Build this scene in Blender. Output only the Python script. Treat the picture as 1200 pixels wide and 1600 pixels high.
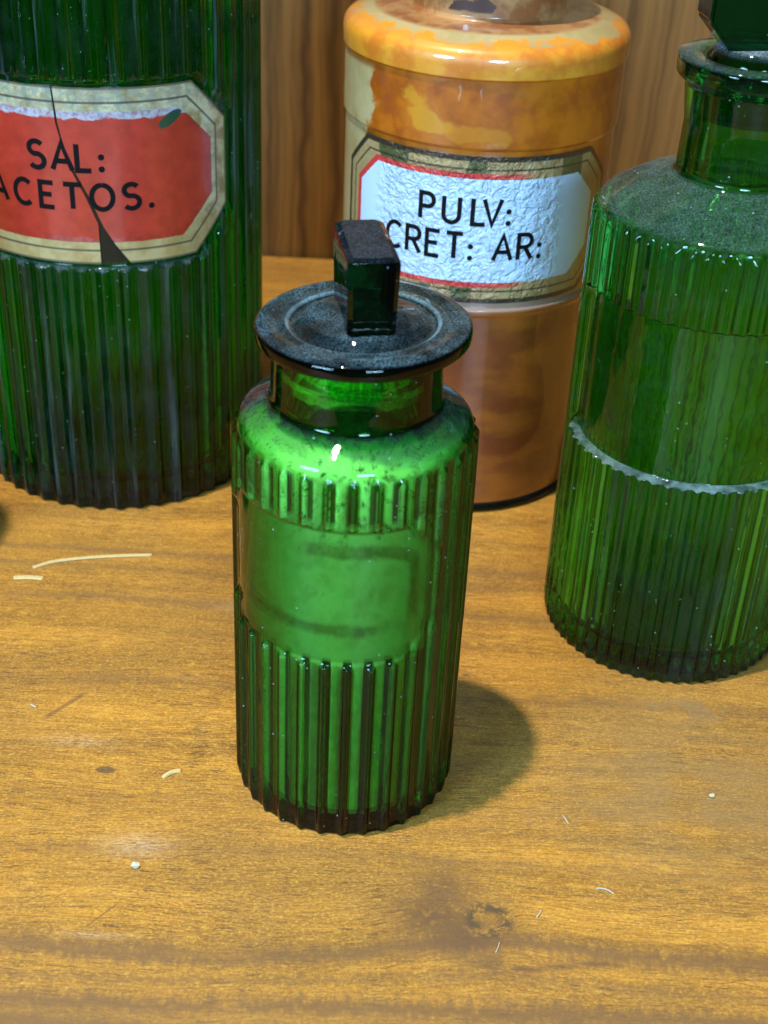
import bpy, bmesh, math, random
from mathutils import Vector, Matrix
R_ = math.radians
S = 0.001                      # everything below is written in millimetres
sc = bpy.context.scene
C = bpy.context.collection
for o in list(bpy.data.objects):
    bpy.data.objects.remove(o)

# ------------------------------------------------------------------ camera
cam = bpy.data.cameras.new('camera')
camo = bpy.data.objects.new('camera', cam); C.objects.link(camo)
sc.camera = camo
PITCH, ROLL = R_(32.3), R_(2.8)
fw = Vector((0, math.cos(PITCH), -math.sin(PITCH)))
rt0 = Vector((1, 0, 0)); up0 = Vector((0, math.sin(PITCH), math.cos(PITCH)))
rt = rt0 * math.cos(ROLL) + up0 * math.sin(ROLL)
up = -rt0 * math.sin(ROLL) + up0 * math.cos(ROLL)
m = Matrix((rt, up, -fw)).transposed().to_4x4()
m.translation = Vector((0, 0, 274.8 * S))
camo.matrix_world = m
cam.sensor_fit = 'VERTICAL'; cam.sensor_height = 24.0; cam.sensor_width = 24.0
cam.lens = 2200 / 1600 * 24.0
cam.clip_start = 0.02; cam.clip_end = 20
cam.dof.use_dof = True; cam.dof.focus_distance = 0.385; cam.dof.aperture_fstop = 14

# ------------------------------------------------------------------ world, lamps, exposure
w = bpy.data.worlds.new('World'); sc.world = w; w.use_nodes = True
bg = w.node_tree.nodes['Background']
bg.inputs['Color'].default_value = (0.75, 0.90, 1.0, 1); bg.inputs['Strength'].default_value = 0.09


def lamp(name, loc, target, size, power, col, shape='DISK'):
    l = bpy.data.lights.new(name, 'AREA'); l.shape = shape; l.size = size * S
    l.energy = power; l.color = col
    o = bpy.data.objects.new(name, l); C.objects.link(o)
    o.location = Vector(loc) * S
    o.rotation_euler = (Vector(target) - Vector(loc)).to_track_quat('-Z', 'Y').to_euler()
    return o


# cabinet spot above, slightly to the left: the one hard shadow in the photograph
k = lamp('cabinet_spot', (-8 - 462, 301 - 215, 2400), (0, 330, 40), 80, 82, (1.0, 0.94, 0.80))
# cool light of the room, low down to the front left
lamp('room_light', (-480, -260, 400), (0, 420, 90), 260, 9.6, (0.38, 0.69, 1.0), 'DISK')
# cool light of the room behind the photographer
lamp('room_light', (160, -460, 380), (20, 420, 90), 240, 8.6, (0.40, 0.70, 1.0), 'DISK')

sc.render.engine = 'CYCLES'
cy = sc.cycles
cy.max_bounces = 20; cy.transmission_bounces = 16; cy.transparent_max_bounces = 24
cy.diffuse_bounces = 4; cy.glossy_bounces = 6
cy.caustics_reflective = False; cy.caustics_refractive = True
cy.sample_clamp_indirect = 4.0; cy.sample_clamp_direct = 0
cy.blur_glossy = 0.5
cy.use_denoising = True
try:
    cy.denoiser = 'OPENIMAGEDENOISE'
except Exception:
    pass
vs = sc.view_settings
vs.view_transform = 'Standard'; vs.look = 'None'; vs.gamma = 1; vs.exposure = 0.0
vs.use_curve_mapping = False


# ------------------------------------------------------------------ node helpers
class NT:
    def __init__(s, name):
        s.mat = bpy.data.materials.new(name); s.mat.use_nodes = True
        s.t = s.mat.node_tree; s.t.nodes.clear()
        s.out = s.t.nodes.new('ShaderNodeOutputMaterial')

    def put(s, sock, v):
        if v is None:
            return
        if isinstance(v, bpy.types.NodeSocket):
            s.t.links.new(v, sock)
        else:
            if sock.type == 'RGBA' and len(v) == 3:
                v = (*v, 1)
            sock.default_value = v

    def n(s, typ, props=None, **ins):
        nd = s.t.nodes.new('ShaderNode' + typ)
        for k_, v in (props or {}).items():
            setattr(nd, k_, v)
        for k_, v in ins.items():
            key = int(k_[1:]) if k_[0] == '_' else k_.replace('__', ' ')
            s.put(nd.inputs[key], v)
        return nd

    def m(s, op, a, b=None, c=None, clamp=False):
        nd = s.n('Math', {'operation': op, 'use_clamp': clamp}, _0=a)
        s.put(nd.inputs[1], b); s.put(nd.inputs[2], c)
        return nd.outputs[0]

    def ss(s, x, a, b):
        """smoothstep from 0 at a to 1 at b (either order)"""
        nd = s.n('MapRange', {'interpolation_type': 'SMOOTHSTEP'}, Value=x)
        if a <= b:
            vals = (a, b, 0.0, 1.0)
        else:
            vals = (b, a, 1.0, 0.0)
        for i, v in enumerate(vals):
            nd.inputs[1 + i].default_value = v
        return nd.outputs[0]

    def mixc(s, f, a, b, blend='MIX'):
        nd = s.n('Mix', {'data_type': 'RGBA', 'blend_type': blend})
        s.put(nd.inputs[0], f); s.put(nd.inputs[6], a); s.put(nd.inputs[7], b)
        return nd.outputs[2]

    def mixs(s, f, a, b):
        nd = s.n('MixShader'); s.put(nd.inputs[0], f); s.put(nd.inputs[1], a); s.put(nd.inputs[2], b)
        return nd.outputs[0]

    def noise(s, vec, scale=1.0, detail=3.0, rough=0.55, dist=0.0):
        return s.n('TexNoise', None, Vector=vec, Scale=scale, Detail=detail, Roughness=rough, Distortion=dist).outputs[0]

    def mm(s, kind='Object'):
        """coordinates in millimetres: vector, x, y, z"""
        tc = s.n('TexCoord')
        v = s.n('VectorMath', {'operation': 'SCALE'}, _0=tc.outputs[kind])
        v.inputs[3].default_value = 1000.0 if kind == 'Object' else 1.0
        sp = s.n('SeparateXYZ', None, _0=v.outputs[0])
        return v.outputs[0], sp.outputs[0], sp.outputs[1], sp.outputs[2]

    def xyz(s, x, y, z=0.0):
        nd = s.n('CombineXYZ'); s.put(nd.inputs[0], x); s.put(nd.inputs[1], y); s.put(nd.inputs[2], z)
        return nd.outputs[0]

    def scl(s, v, sx, sy, sz):
        return s.n('VectorMath', {'operation': 'MULTIPLY'}, _0=v, _1=(sx, sy, sz)).outputs[0]

    def bump(s, h, strength=0.2, dist=0.0005):
        return s.n('Bump', None, Height=h, Strength=strength, Distance=dist).outputs[0]

    def surf(s, sh):
        s.t.links.new(sh, s.out.inputs[0]); return s.mat


def gauss(t, x, y, cx, cy_, sx, sy):
    a = t.m('DIVIDE', t.m('SUBTRACT', x, cx), sx); b = t.m('DIVIDE', t.m('SUBTRACT', y, cy_), sy)
    return t.m('EXPONENT', t.m('MULTIPLY', t.m('ADD', t.m('MULTIPLY', a, a), t.m('MULTIPLY', b, b)), -1.0))


def glass(name, tint, k_trans=0.45, dust=0.6, dust_col=(0.36, 0.42, 0.42), dust_lo=0.35, specks=1.0, rough=0.03, wav=0.12, film=0.0, streak=0.0, foot=0.0, edge=2.0, ledge=None, ring=None, neck=None):
    t = NT(name)
    v, x, y, z = t.mm()
    wv = t.noise(t.scl(v, 1, 1, 0.5), 0.16, 2.0)
    nrm = t.bump(wv, wav, 0.0012)
    # longer path through the glass at glancing angles and in the thick foot: darker there
    face = t.m('MULTIPLY', t.m('MAXIMUM', t.m('SUBTRACT', t.n('LayerWeight', None, Blend=0.5, Normal=nrm).outputs['Facing'], 0.12), 0.0), edge)
    if foot:
        face = t.m('ADD', face, t.m('MULTIPLY', t.ss(z, foot, foot * 0.45), 1.8))
    if neck:       # neck and ground stopper together: twice the glass
        face = t.m('ADD', face, t.m('MULTIPLY', t.ss(z, neck[0], neck[1]), neck[2]))
    pw = [t.m('MULTIPLY', c, t.m('POWER', 0.22 + 0.36 * c, face)) for c in tint]
    cc = t.n('CombineColor'); [t.put(cc.inputs[i], pw[i]) for i in range(3)]
    plain_tint = tint; tint = cc.outputs[0]
    refr = t.n('BsdfRefraction', None, Color=tint, Roughness=0.0, IOR=1.5, Normal=nrm).outputs[0]
    tr = t.n('BsdfTransparent', None, Color=tint).outputs[0]
    body = t.mixs(t.m('MULTIPLY', t.ss(z, foot - 6.0, foot), k_trans) if foot else k_trans, refr, tr)
    fr = t.n('Fresnel', None, IOR=1.34, Normal=nrm).outputs[0]
    geo = t.n('NewGeometry')
    gl = t.n('BsdfGlossy', None, Color=t.mixc(geo.outputs['Backfacing'], (1, 1, 1), plain_tint), Roughness=rough, Normal=nrm).outputs[0]
    sh = t.mixs(fr, body, gl)
    nz = t.n('SeparateXYZ', None, _0=geo.outputs['Normal']).outputs[2]
    upf = t.ss(nz, dust_lo, 0.98)
    n1 = t.noise(v, 0.22, 4.0, 0.6); n2 = t.noise(v, 2.2, 3.0, 0.7)
    d = t.m('MULTIPLY', upf, t.m('MULTIPLY', t.m('ADD', 0.6, t.m('MULTIPLY', t.ss(n1, 0.35, 0.62), 0.4)), t.ss(n2, 0.34, 0.70)))
    d = t.m('MULTIPLY', d, dust)
    if ledge:      # pale band on the step below the panel
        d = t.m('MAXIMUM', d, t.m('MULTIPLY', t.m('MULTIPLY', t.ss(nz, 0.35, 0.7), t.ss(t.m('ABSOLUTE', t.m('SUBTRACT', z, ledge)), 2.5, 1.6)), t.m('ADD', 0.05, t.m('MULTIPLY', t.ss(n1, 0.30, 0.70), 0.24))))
    if ring:       # dust gathers in the moulded groove and along the rim, wiped elsewhere
        rr = t.m('SQRT', t.m('ADD', t.m('MULTIPLY', x, x), t.m('MULTIPLY', y, y)))
        for rad_, wd in ring:
            q = t.m('MULTIPLY', t.ss(t.m('ABSOLUTE', t.m('SUBTRACT', rr, rad_)), wd, 0.0), t.m('ADD', 0.20, t.m('MULTIPLY', t.ss(n2, 0.30, 0.65), 0.45)))
            d = t.m('MAXIMUM', d, t.m('MULTIPLY', q, t.ss(nz, 0.5, 0.8)))
        d = t.m('MULTIPLY', d, t.m('ADD', 0.45, t.m('MULTIPLY', t.ss(t.noise(v, 0.075, 3.0, 0.6, 0.8), 0.36, 0.62), 0.75)))
    # settled specks and lint on every face
    sp = t.n('TexVoronoi', {'feature': 'F1'}, Vector=v, Scale=0.34)
    rnd = t.n('SeparateColor', None, _0=sp.outputs['Color']).outputs[0]
    dot = t.m('MULTIPLY', t.m('LESS_THAN', sp.outputs['Distance'], t.m('MULTIPLY', rnd, 0.085)), t.m('GREATER_THAN', rnd, 0.55))
    d = t.m('MAXIMUM', d, t.m('MULTIPLY', dot, 0.55 * specks))
    if film:
        d = t.m('MAXIMUM', d, t.m('MULTIPLY', t.ss(t.noise(v, 0.09, 5.0, 0.65), 0.40, 0.75), film))
    if streak:
        an = t.m('MULTIPLY', t.m('ARCTAN2', x, t.m('MULTIPLY', y, -1.0)), 52.0)
        sv = t.noise(t.xyz(t.m('MULTIPLY', an, 0.30), 4.0, t.m('MULTIPLY', z, 0.012)), 1.0, 3.0, 0.7)
        crest = t.m('ADD', 0.5, t.m('MULTIPLY', t.m('COSINE', t.m('MULTIPLY', an, 46.0 / 52.0)), 0.5))
        d = t.m('MAXIMUM', d, t.m('MULTIPLY', t.m('MULTIPLY', t.ss(sv, 0.50, 0.70), t.ss(crest, 0.45, 0.85)), streak))
    dn = t.n('BsdfDiffuse', None, Color=dust_col, Roughness=1.0).outputs[0]
    if ledge:  # dark line painted under the panel's top edge, standing in for refraction there
        undercut = t.m('MULTIPLY', t.ss(nz, -0.20, -0.50), t.ss(t.m('ABSOLUTE', t.m('SUBTRACT', z, 2 * 94.0 - ledge)), 2.2, 1.4))
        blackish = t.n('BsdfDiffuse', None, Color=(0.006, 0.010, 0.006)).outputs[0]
        sh = t.mixs(t.m('MULTIPLY', undercut, t.m('SUBTRACT', 1.0, geo.outputs['Backfacing'])), sh, blackish)
    notback = t.m('SUBTRACT', 1.0, geo.outputs['Backfacing'])
    return t.surf(t.mixs(t.m('MULTIPLY', d, notback), sh, dn))


# ------------------------------------------------------------------ mesh helpers
def fillet(pts, n=5):
    """[(r, z, radius)] -> polyline with rounded corners"""
    out = []
    for i, p in enumerate(pts):
        rad = p[2] if len(p) > 2 else 0
        if i in (0, len(pts) - 1) or rad <= 0:
            out.append((p[0], p[1])); continue
        P = Vector(p[:2]); A = Vector(pts[i - 1][:2]) - P; B = Vector(pts[i + 1][:2]) - P
        la, lb = A.length, B.length; A.normalize(); B.normalize()
        ang = A.angle(B)
        if ang > math.pi - 0.02:
            out.append((p[0], p[1])); continue
        d = min(rad / math.tan(ang / 2), la * .49, lb * .49)
        p0 = P + A * d; p1 = P + B * d
        for k_ in range(n + 1):
            u = k_ / n
            q = p0 * (1 - u) ** 2 + P * 2 * u * (1 - u) + p1 * u * u
            out.append((q.x, q.y))
    return out


def densify(poly, step, zones=()):
    if zones:      # extra rows inside height zones (z0, z1, step) of the outer wall
        fine = [poly[0]]
        for a, b in zip(poly, poly[1:]):
            if abs(a[0] - b[0]) < 0.5 and b[1] - a[1] > 20:
                for z0, z1, st_ in zones:
                    n = int((z1 - z0) / st_)
                    fine += [(a[0], z0 + (z1 - z0) * i / n) for i in range(n + 1) if a[1] < z0 + (z1 - z0) * i / n < b[1]]
            fine.append(b)
        poly = fine
    out = [poly[0]]
    for a, b in zip(poly, poly[1:]):
        L = math.hypot(b[0] - a[0], b[1] - a[1]); n = max(1, int(math.ceil(L / step)))
        for k_ in range(1, n + 1):
            out.append((a[0] + (b[0] - a[0]) * k_ / n, a[1] + (b[1] - a[1]) * k_ / n))
    return out


def link(name, me, mat, parent=None, smooth=True, sharp=None):
    for f in me.polygons:
        f.use_smooth = smooth
    if sharp is not None:
        me.set_sharp_from_angle(angle=R_(sharp))
    if mat:
        me.materials.append(mat)
    o = bpy.data.objects.new(name, me); C.objects.link(o)
    if parent:
        o.parent = parent
    return o


def revolve(name, poly, nth, mat, parent=None, rad=None, closed=False, uvR=None, cap=True, sharp=None):
    """poly [(r,z)] ; rad(theta, r, z, i) -> radius ; theta 0 faces the camera (-y), positive to the right"""
    me = bpy.data.meshes.new(name)
    vs_, fs = [], []
    rows = []
    for i, (r, z) in enumerate(poly):
        if r < 1e-6:
            rows.append([len(vs_)]); vs_.append((0, 0, z * S)); continue
        row = []
        for j in range(nth):
            th = 2 * math.pi * j / nth - math.pi
            q = rad(th, r, z, i) if rad else r
            row.append(len(vs_)); vs_.append((q * math.sin(th) * S, -q * math.cos(th) * S, z * S))
        rows.append(row)
    pairs = list(zip(rows, rows[1:]))
    if closed:
        pairs.append((rows[-1], rows[0]))
    for a, b in pairs:
        if len(a) == 1 and len(b) == 1:
            continue
        for j in range(nth):
            k_ = (j + 1) % nth
            if len(a) == 1:
                fs.append((a[0], b[k_], b[j]))
            elif len(b) == 1:
                fs.append((a[j], a[k_], b[0]))
            else:
                fs.append((a[j], a[k_], b[k_], b[j]))
    me.from_pydata(vs_, [], fs)
    if uvR:
        uv = me.uv_layers.new(name='UVMap')
        for pl in me.polygons:
            zs = [math.atan2(me.vertices[v].co.x, -me.vertices[v].co.y) for v in pl.vertices]
            if max(zs) - min(zs) > math.pi:
                zs = [a if a > 0 else a + 2 * math.pi for a in zs]
            for li, a in zip(pl.loop_indices, zs):
                uv.data[li].uv = (a * uvR, me.vertices[me.loops[li].vertex_index].co.z / S)
    return link(name, me, mat, parent, True, sharp)


def curved_patch(name, poly, Rad, mat, parent, thick=0.25, step=1.5, u0=0.0, z0=0.0, smooth=True):
    """flat polygon(s) in (u, z) millimetres, cut into strips and wrapped round a cylinder of radius Rad"""
    bm = bmesh.new()
    polys = poly if isinstance(poly[0][0], (tuple, list)) else [poly]
    for pg in polys:
        bm.faces.new([bm.verts.new((p[0], p[1], 0)) for p in pg])
    us = [v.co.x for v in bm.verts]
    u = math.floor(min(us) / step) * step + step
    while u < max(us):
        bmesh.ops.bisect_plane(bm, geom=bm.verts[:] + bm.edges[:] + bm.faces[:], plane_co=(u, 0, 0), plane_no=(1, 0, 0), dist=1e-5)
        u += step
    bmesh.ops.triangulate(bm, faces=[f for f in bm.faces if len(f.verts) > 4])
    uvl = bm.loops.layers.uv.new('UVMap')
    bm.normal_update()
    if bm.faces and sum(f.normal.z for f in bm.faces) < 0:
        bmesh.ops.reverse_faces(bm, faces=bm.faces[:])
    for f in bm.faces:
        for l in f.loops:
            l[uvl].uv = (l.vert.co.x, l.vert.co.y)
    if thick:
        ext = bmesh.ops.extrude_face_region(bm, geom=bm.faces[:])
        for v in ext['geom']:
            if isinstance(v, bmesh.types.BMVert):
                v.co.z += thick
    bmesh.ops.recalc_face_normals(bm, faces=bm.faces[:])
    for v in bm.verts:
        a = (v.co.x + u0) / Rad; r = Rad + v.co.z
        v.co = (r * math.sin(a) * S, -r * math.cos(a) * S, (v.co.y + z0) * S)
    me = bpy.data.meshes.new(name); bm.to_mesh(me); bm.free()
    return link(name, me, mat, parent, smooth, 30)


def arc(cx, cy_, rx, ry, a0, a1, n=12):
    return [(cx + rx * math.cos(R_(a0 + (a1 - a0) * i / n)), cy_ + ry * math.sin(R_(a0 + (a1 - a0) * i / n))) for i in range(n + 1)]


GLYPH = {   # strokes in a box 1 high, with its width
    'S': (.58, [arc(.29, .755, .26, .245, 35, 270, 14)[:-1] + arc(.29, .265, .28, .265, 90, -145, 14)]),
    'A': (.70, [[(0, 0), (.35, 1), (.70, 0)], [(.13, .33), (.57, .33)]]),
    'L': (.48, [[(0, 1), (0, 0), (.48, 0)]]),
    'C': (.66, [arc(.37, .5, .37, .5, 48, 312, 20)]),
    'E': (.50, [[(.50, 1), (0, 1), (0, 0), (.50, 0)], [(0, .52), (.42, .52)]]),
    'T': (.62, [[(0, 1), (.62, 1)], [(.31, 1), (.31, 0)]]),
    'O': (.76, [arc(.38, .5, .38, .5, 90, 450, 28)]),
    'P': (.52, [[(0, 0), (0, 1), (.28, 1)] + arc(.28, .745, .24, .255, 90, -90, 10)[1:] + [(0, .49)]]),
    'U': (.60, [[(0, 1), (0, .3)] + arc(.30, .3, .30, .3, 180, 360, 12)[1:] + [(.60, 1)]]),
    'V': (.66, [[(0, 1), (.33, 0), (.66, 1)]]),
    'R': (.56, [[(0, 0), (0, 1), (.28, 1)] + arc(.28, .75, .25, .25, 90, -90, 10)[1:] + [(0, .50)], [(.26, .50), (.56, 0)]]),
    ':': (.10, ['dot', (.05, .06), (.05, .52)]),
    '.': (.10, ['dot', (.05, .06)]),
    ' ': (.30, []),
}


KERN = {'PU': 1.3, 'UL': 2.2, 'LV': -2.7, 'AL': -1.2, 'SA': -0.2}


def stroke_polys(text, h, wt, gap, x0, z0, sx=1.0):
    """list of quads for a line of block lettering; lower left at x0, z0"""
    out = []; x = x0
    for ci, ch in enumerate(text):
        wd, st = GLYPH[ch]
        if st and st[0] == 'dot':
            for (px, py) in st[1:]:
                out.append([(x + px * h * sx + wt * .62 * math.cos(a * math.pi / 5), z0 + py * h + wt * .62 * math.sin(a * math.pi / 5)) for a in range(10)])
        else:
            for pl in st:
                P = [Vector((x + a * h * sx, z0 + b * h)) for a, b in pl]
                nrm = []
                for i in range(len(P)):
                    d0 = (P[i] - P[i - 1]).normalized() if i else (P[1] - P[0]).normalized()
                    d1 = (P[i + 1] - P[i]).normalized() if i < len(P) - 1 else d0
                    n0 = Vector((-d0.y, d0.x)); n1 = Vector((-d1.y, d1.x)); b = (n0 + n1)
                    b = b.normalized() if b.length > 1e-4 else n0
                    nrm.append(b * min(1.9, 1 / max(.3, b.dot(n0))))
                for i in range(len(P) - 1):
                    a, b = P[i], P[i + 1]; na, nb = nrm[i] * wt / 2, nrm[i + 1] * wt / 2
                    out.append([tuple(a - na), tuple(b - nb), tuple(b + nb), tuple(a + na)])
        x += wd * h * sx + gap + KERN.get(text[ci:ci + 2], 0)
    return out


def thing(name, label, cat, loc=(0, 0, 0), group=None, rz=0.0):
    o = bpy.data.objects.new(name, None); C.objects.link(o)
    o.empty_display_size = 0.02
    o.location = Vector(loc) * S; o.rotation_euler = (0, 0, rz)
    o['label'] = label; o['category'] = cat
    if group:
        o['group'] = group
    return o


def tag(o, label, cat, group=None):
    o['label'] = label; o['category'] = cat
    if group:
        o['group'] = group
    return o


def sstep(x, a, b):
    t = min(1, max(0, (x - a) / (b - a))); return t * t * (3 - 2 * t)


def octd(u, v, a, b, c):
    """signed distance to an octagon of half width a, half height b, corners cut by c (negative inside)"""
    au, av = abs(u), abs(v)
    return max(au - a, av - b, (au + av - (a + b - c)) * 0.7071)


# ------------------------------------------------------------------ materials
def wood_table():
    t = NT('varnished_wood')
    v, x, y, z = t.mm()
    big = t.noise(t.xyz(t.m('MULTIPLY', x, 0.0045), t.m('MULTIPLY', y, 0.016)), 1.0, 2.0)
    g = t.m('ADD', y, t.m('MULTIPLY', t.m('SUBTRACT', big, 0.5), 26.0))
    kn = gauss(t, x, y, 33, 240, 30, 15)
    g = t.m('SUBTRACT', g, t.m('MULTIPLY', kn, 9.0))
    kn2 = gauss(t, x, y, 31, 245, 5.0, 4.5)
    g = t.m('ADD', g, t.m('MULTIPLY', kn2, 9.0))
    small = t.noise(t.scl(v, 0.05, 0.35, 1), 1.0, 3.0)
    g = t.m('ADD', g, t.m('MULTIPLY', t.m('SUBTRACT', small, 0.5), 2.2))
    gx = t.m('MULTIPLY', x, 0.0030)
    b1 = t.noise(t.xyz(gx, t.m('MULTIPLY', g, 0.10)), 1.0, 3.0, 0.6)
    b2 = t.noise(t.xyz(t.m('MULTIPLY', x, 0.012), t.m('MULTIPLY', g, 0.42)), 1.0, 4.0, 0.65)
    fib = t.noise(t.xyz(t.m('MULTIPLY', x, 0.075), t.m('MULTIPLY', g, 2.1)), 1.0, 4.0, 0.62)
    fine = t.noise(t.xyz(t.m('MULTIPLY', x, 0.5), t.m('MULTIPLY', g, 2.6), 7.0), 1.0, 2.0, 0.6)
    # curl figure: short ripples across the grain
    curl = t.noise(t.xyz(t.m('MULTIPLY', x, 0.17), t.m('MULTIPLY', g, 0.42), 3.0), 1.0, 5.0, 0.70, 0.4)
    f = t.m('ADD', t.m('MULTIPLY', b1, 0.62), t.m('MULTIPLY', b2, 0.38))
    cr = t.n('ValToRGB', None, Fac=f)
    e = cr.color_ramp.elements
    e[0].position = 0.30; e[0].color = (0.130, 0.056, 0.010, 1)
    e[1].position = 0.66; e[1].color = (0.530, 0.237, 0.032, 1)
    e2 = e.new(0.42); e2.color = (0.265, 0.111, 0.016, 1)
    e3 = e.new(0.54); e3.color = (0.420, 0.182, 0.022, 1)
    col = cr.outputs[0]
    col = t.mixc(t.m('MULTIPLY', t.ss(curl, 0.46, 0.72), 0.50), col, (0.68, 0.36, 0.052))
    col = t.mixc(t.m('MULTIPLY', t.ss(curl, 0.46, 0.26), 0.42), col, (0.20, 0.112, 0.018))
    # slow change of tone along the board
    tone = t.noise(t.scl(v, 0.011, 0.022, 1), 1.0, 3.0, 0.55)
    col = t.mixc(t.m('MULTIPLY', t.ss(tone, 0.60, 0.34), 0.72), col, (0.240, 0.112, 0.024))
    # fibres and pores
    col = t.mixc(t.m('MULTIPLY', t.ss(fib, 0.54, 0.32), 0.62), col, (0.18, 0.075, 0.018))
    col = t.mixc(t.m('MULTIPLY', t.ss(fine, 0.40, 0.70), 0.22), col, (0.68, 0.42, 0.075))
    por = t.noise(t.xyz(t.m('MULTIPLY', x, 0.13), t.m('MULTIPLY', t.m('ADD', g, t.m('MULTIPLY', t.noise(v, 0.08, 2.0), 3.0)), 3.4), 11.0), 1.0, 3.0, 0.6)
    porf = t.m('MULTIPLY', t.ss(por, 0.55, 0.60), t.ss(t.noise(t.scl(v, 0.03, 0.04, 1), 1.0, 2.0), 0.30, 0.60))
    col = t.mixc(t.m('MULTIPLY', porf, 0.80), col, (0.075, 0.036, 0.013))
    por2 = t.noise(t.xyz(t.m('MULTIPLY', x, 0.045), t.m('MULTIPLY', g, 2.2), 23.0), 1.0, 3.0, 0.65)
    col = t.mixc(t.m('MULTIPLY', t.ss(por2, 0.57, 0.64), 0.55), col, (0.095, 0.044, 0.016))
    grit = t.noise(t.scl(v, 1.1, 1.5, 1), 1.0, 3.0, 0.75, 0.5)
    col = t.mixc(t.m('MULTIPLY', t.ss(grit, 0.52, 0.30), 0.55), col, (0.17, 0.080, 0.020))
    col = t.mixc(t.m('MULTIPLY', t.ss(grit, 0.50, 0.72), 0.45), col, (0.72, 0.43, 0.085))
    # dark growth bands towards the front edge, ragged
    rag = t.noise(t.scl(v, 0.45, 0.16, 1), 1.0, 5.0, 0.7)
    gy = t.m('ADD', g, t.m('MULTIPLY', t.m('SUBTRACT', rag, 0.5), 11.0))
    for c_, wd, am in ((232.5, 3.4, .85), (216.5, 3.2, .85), (208.5, 4.4, .85), (224.0, 1.4, .5), (262, 2.0, .30), (284, 1.5, .25), (330, 3.0, .40), (372, 3.2, .55), (391, 2.0, .4), (402, 2.6, .5)):
        q = t.m('DIVIDE', t.m('SUBTRACT', gy, c_), wd)
        q = t.m('EXPONENT', t.m('MULTIPLY', t.m('MULTIPLY', q, q), -1.0))
        q = t.m('MULTIPLY', t.m('MULTIPLY', q, am), t.ss(t.noise(t.scl(v, 0.02, 0.05, 1), 1.0, 2.0), 0.22, 0.42))
        col = t.mixc(t.m('MULTIPLY', q, t.m('ADD', 0.70, t.m('MULTIPLY', fib, 0.6))), col, (0.150, 0.078, 0.032))
    # knot with its dark streak
    rk = t.noise(t.scl(v, 0.30, 0.30, 1), 1.0, 5.0, 0.7, 0.6)
    for cx, cy_, sx, sy, am in ((17, 246, 13, 8, .95), (25, 239, 8, 7, 1.0), (20, 256, 7, 7, .75), (32, 231.5, 5, 3, .75), (40, 230.6, 6, 0.9, .95), (49, 231.9, 5, 0.9, .95), (57, 233.2, 5, 0.9, .9)):
        q = t.m('MULTIPLY', gauss(t, x, y, cx, cy_, sx, sy), t.ss(rk, 0.26, 0.52))
        col = t.mixc(t.m('MULTIPLY', q, am), col, (0.125, 0.066, 0.030))
    kd = gauss(t, x, y, 31.5, 245, 5.6, 5.2)
    col = t.mixc(t.m('MULTIPLY', t.m('MULTIPLY', t.ss(kd, 0.15, 0.5), t.ss(kd, 0.98, 0.62)), t.m('MULTIPLY', t.ss(rk, 0.38, 0.52), 0.9)), col, (0.075, 0.048, 0.026))
    # stains: dark dot, pale worn patch, grey water mark in front of the tall bottle
    col = t.mixc(t.m('MULTIPLY', t.ss(gauss(t, x, y, -74.3, 292.6, 3.2, 1.6), 0.35, 0.6), .75), col, (0.07, 0.045, 0.03))
    wp = t.m('MULTIPLY', gauss(t, x, y, -60.5, 264.9, 8.5, 4.0), t.ss(fine, 0.35, 0.6))
    col = t.mixc(t.m('MULTIPLY', wp, 0.42), col, (0.56, 0.42, 0.28))
    for cx, cy_, sx, sy in ((-66, 234.5, 9, 1.0), (-84, 304, 10, 2.5), (-40, 372, 14, 3)):
        wp = t.m('MULTIPLY', gauss(t, x, y, cx, cy_, sx, sy), t.ss(fine, 0.35, 0.6))
        col = t.mixc(t.m('MULTIPLY', wp, 0.30), col, (0.60, 0.44, 0.26))
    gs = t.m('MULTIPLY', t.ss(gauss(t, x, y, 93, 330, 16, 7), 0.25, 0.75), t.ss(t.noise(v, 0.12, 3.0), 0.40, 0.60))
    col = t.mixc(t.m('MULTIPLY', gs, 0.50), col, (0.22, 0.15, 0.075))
    haze = t.m('MULTIPLY', gauss(t, x, y, 88, 296, 42, 34), t.ss(t.noise(t.scl(v, 0.03, 0.06, 1), 1.0, 3.0), 0.25, 0.60))  # grey-brown haze painted into the wood for a reflection on the varnish
    col = t.mixc(t.m('MULTIPLY', haze, 0.60), col, (0.23, 0.150, 0.066))
    # scratches
    for (x0, y0, x1, y1, wd) in ((-61.5, 245.5, -69.5, 235.5, 0.32), (-81, 247, -86, 243, 0.25), (-86, 326, -97, 312, 1.1)):
        L = math.hypot(x1 - x0, y1 - y0); ux, uy = (x1 - x0) / L, (y1 - y0) / L
        dx = t.m('SUBTRACT', x, x0); dy = t.m('SUBTRACT', y, y0)
        al = t.m('ADD', t.m('MULTIPLY', dx, ux), t.m('MULTIPLY', dy, uy))
        ac = t.m('ABSOLUTE', t.m('ADD', t.m('MULTIPLY', dx, -uy), t.m('MULTIPLY', dy, ux)))
        q = t.m('MULTIPLY', t.ss(ac, wd, wd * .4), t.m('MULTIPLY', t.ss(al, 0, L * .15), t.ss(al, L, L * .8)))
        col = t.mixc(t.m('MULTIPLY', q, 0.6), col, (0.12, 0.06, 0.025))
    h = t.m('ADD', t.m('MULTIPLY', fib, 0.5), t.m('ADD', t.m('MULTIPLY', fine, 0.25), t.m('MULTIPLY', porf, -0.6)))
    ro = t.m('ADD', 0.33, t.m('MULTIPLY', t.noise(v, 0.05, 4.0), 0.22))
    p = t.n('BsdfPrincipled', None, Base__Color=col, Roughness=ro, Normal=t.bump(h, 0.22, 0.0003))
    p.inputs['Specular IOR Level'].default_value = 0.42
    return t.surf(p.outputs[0])


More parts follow.
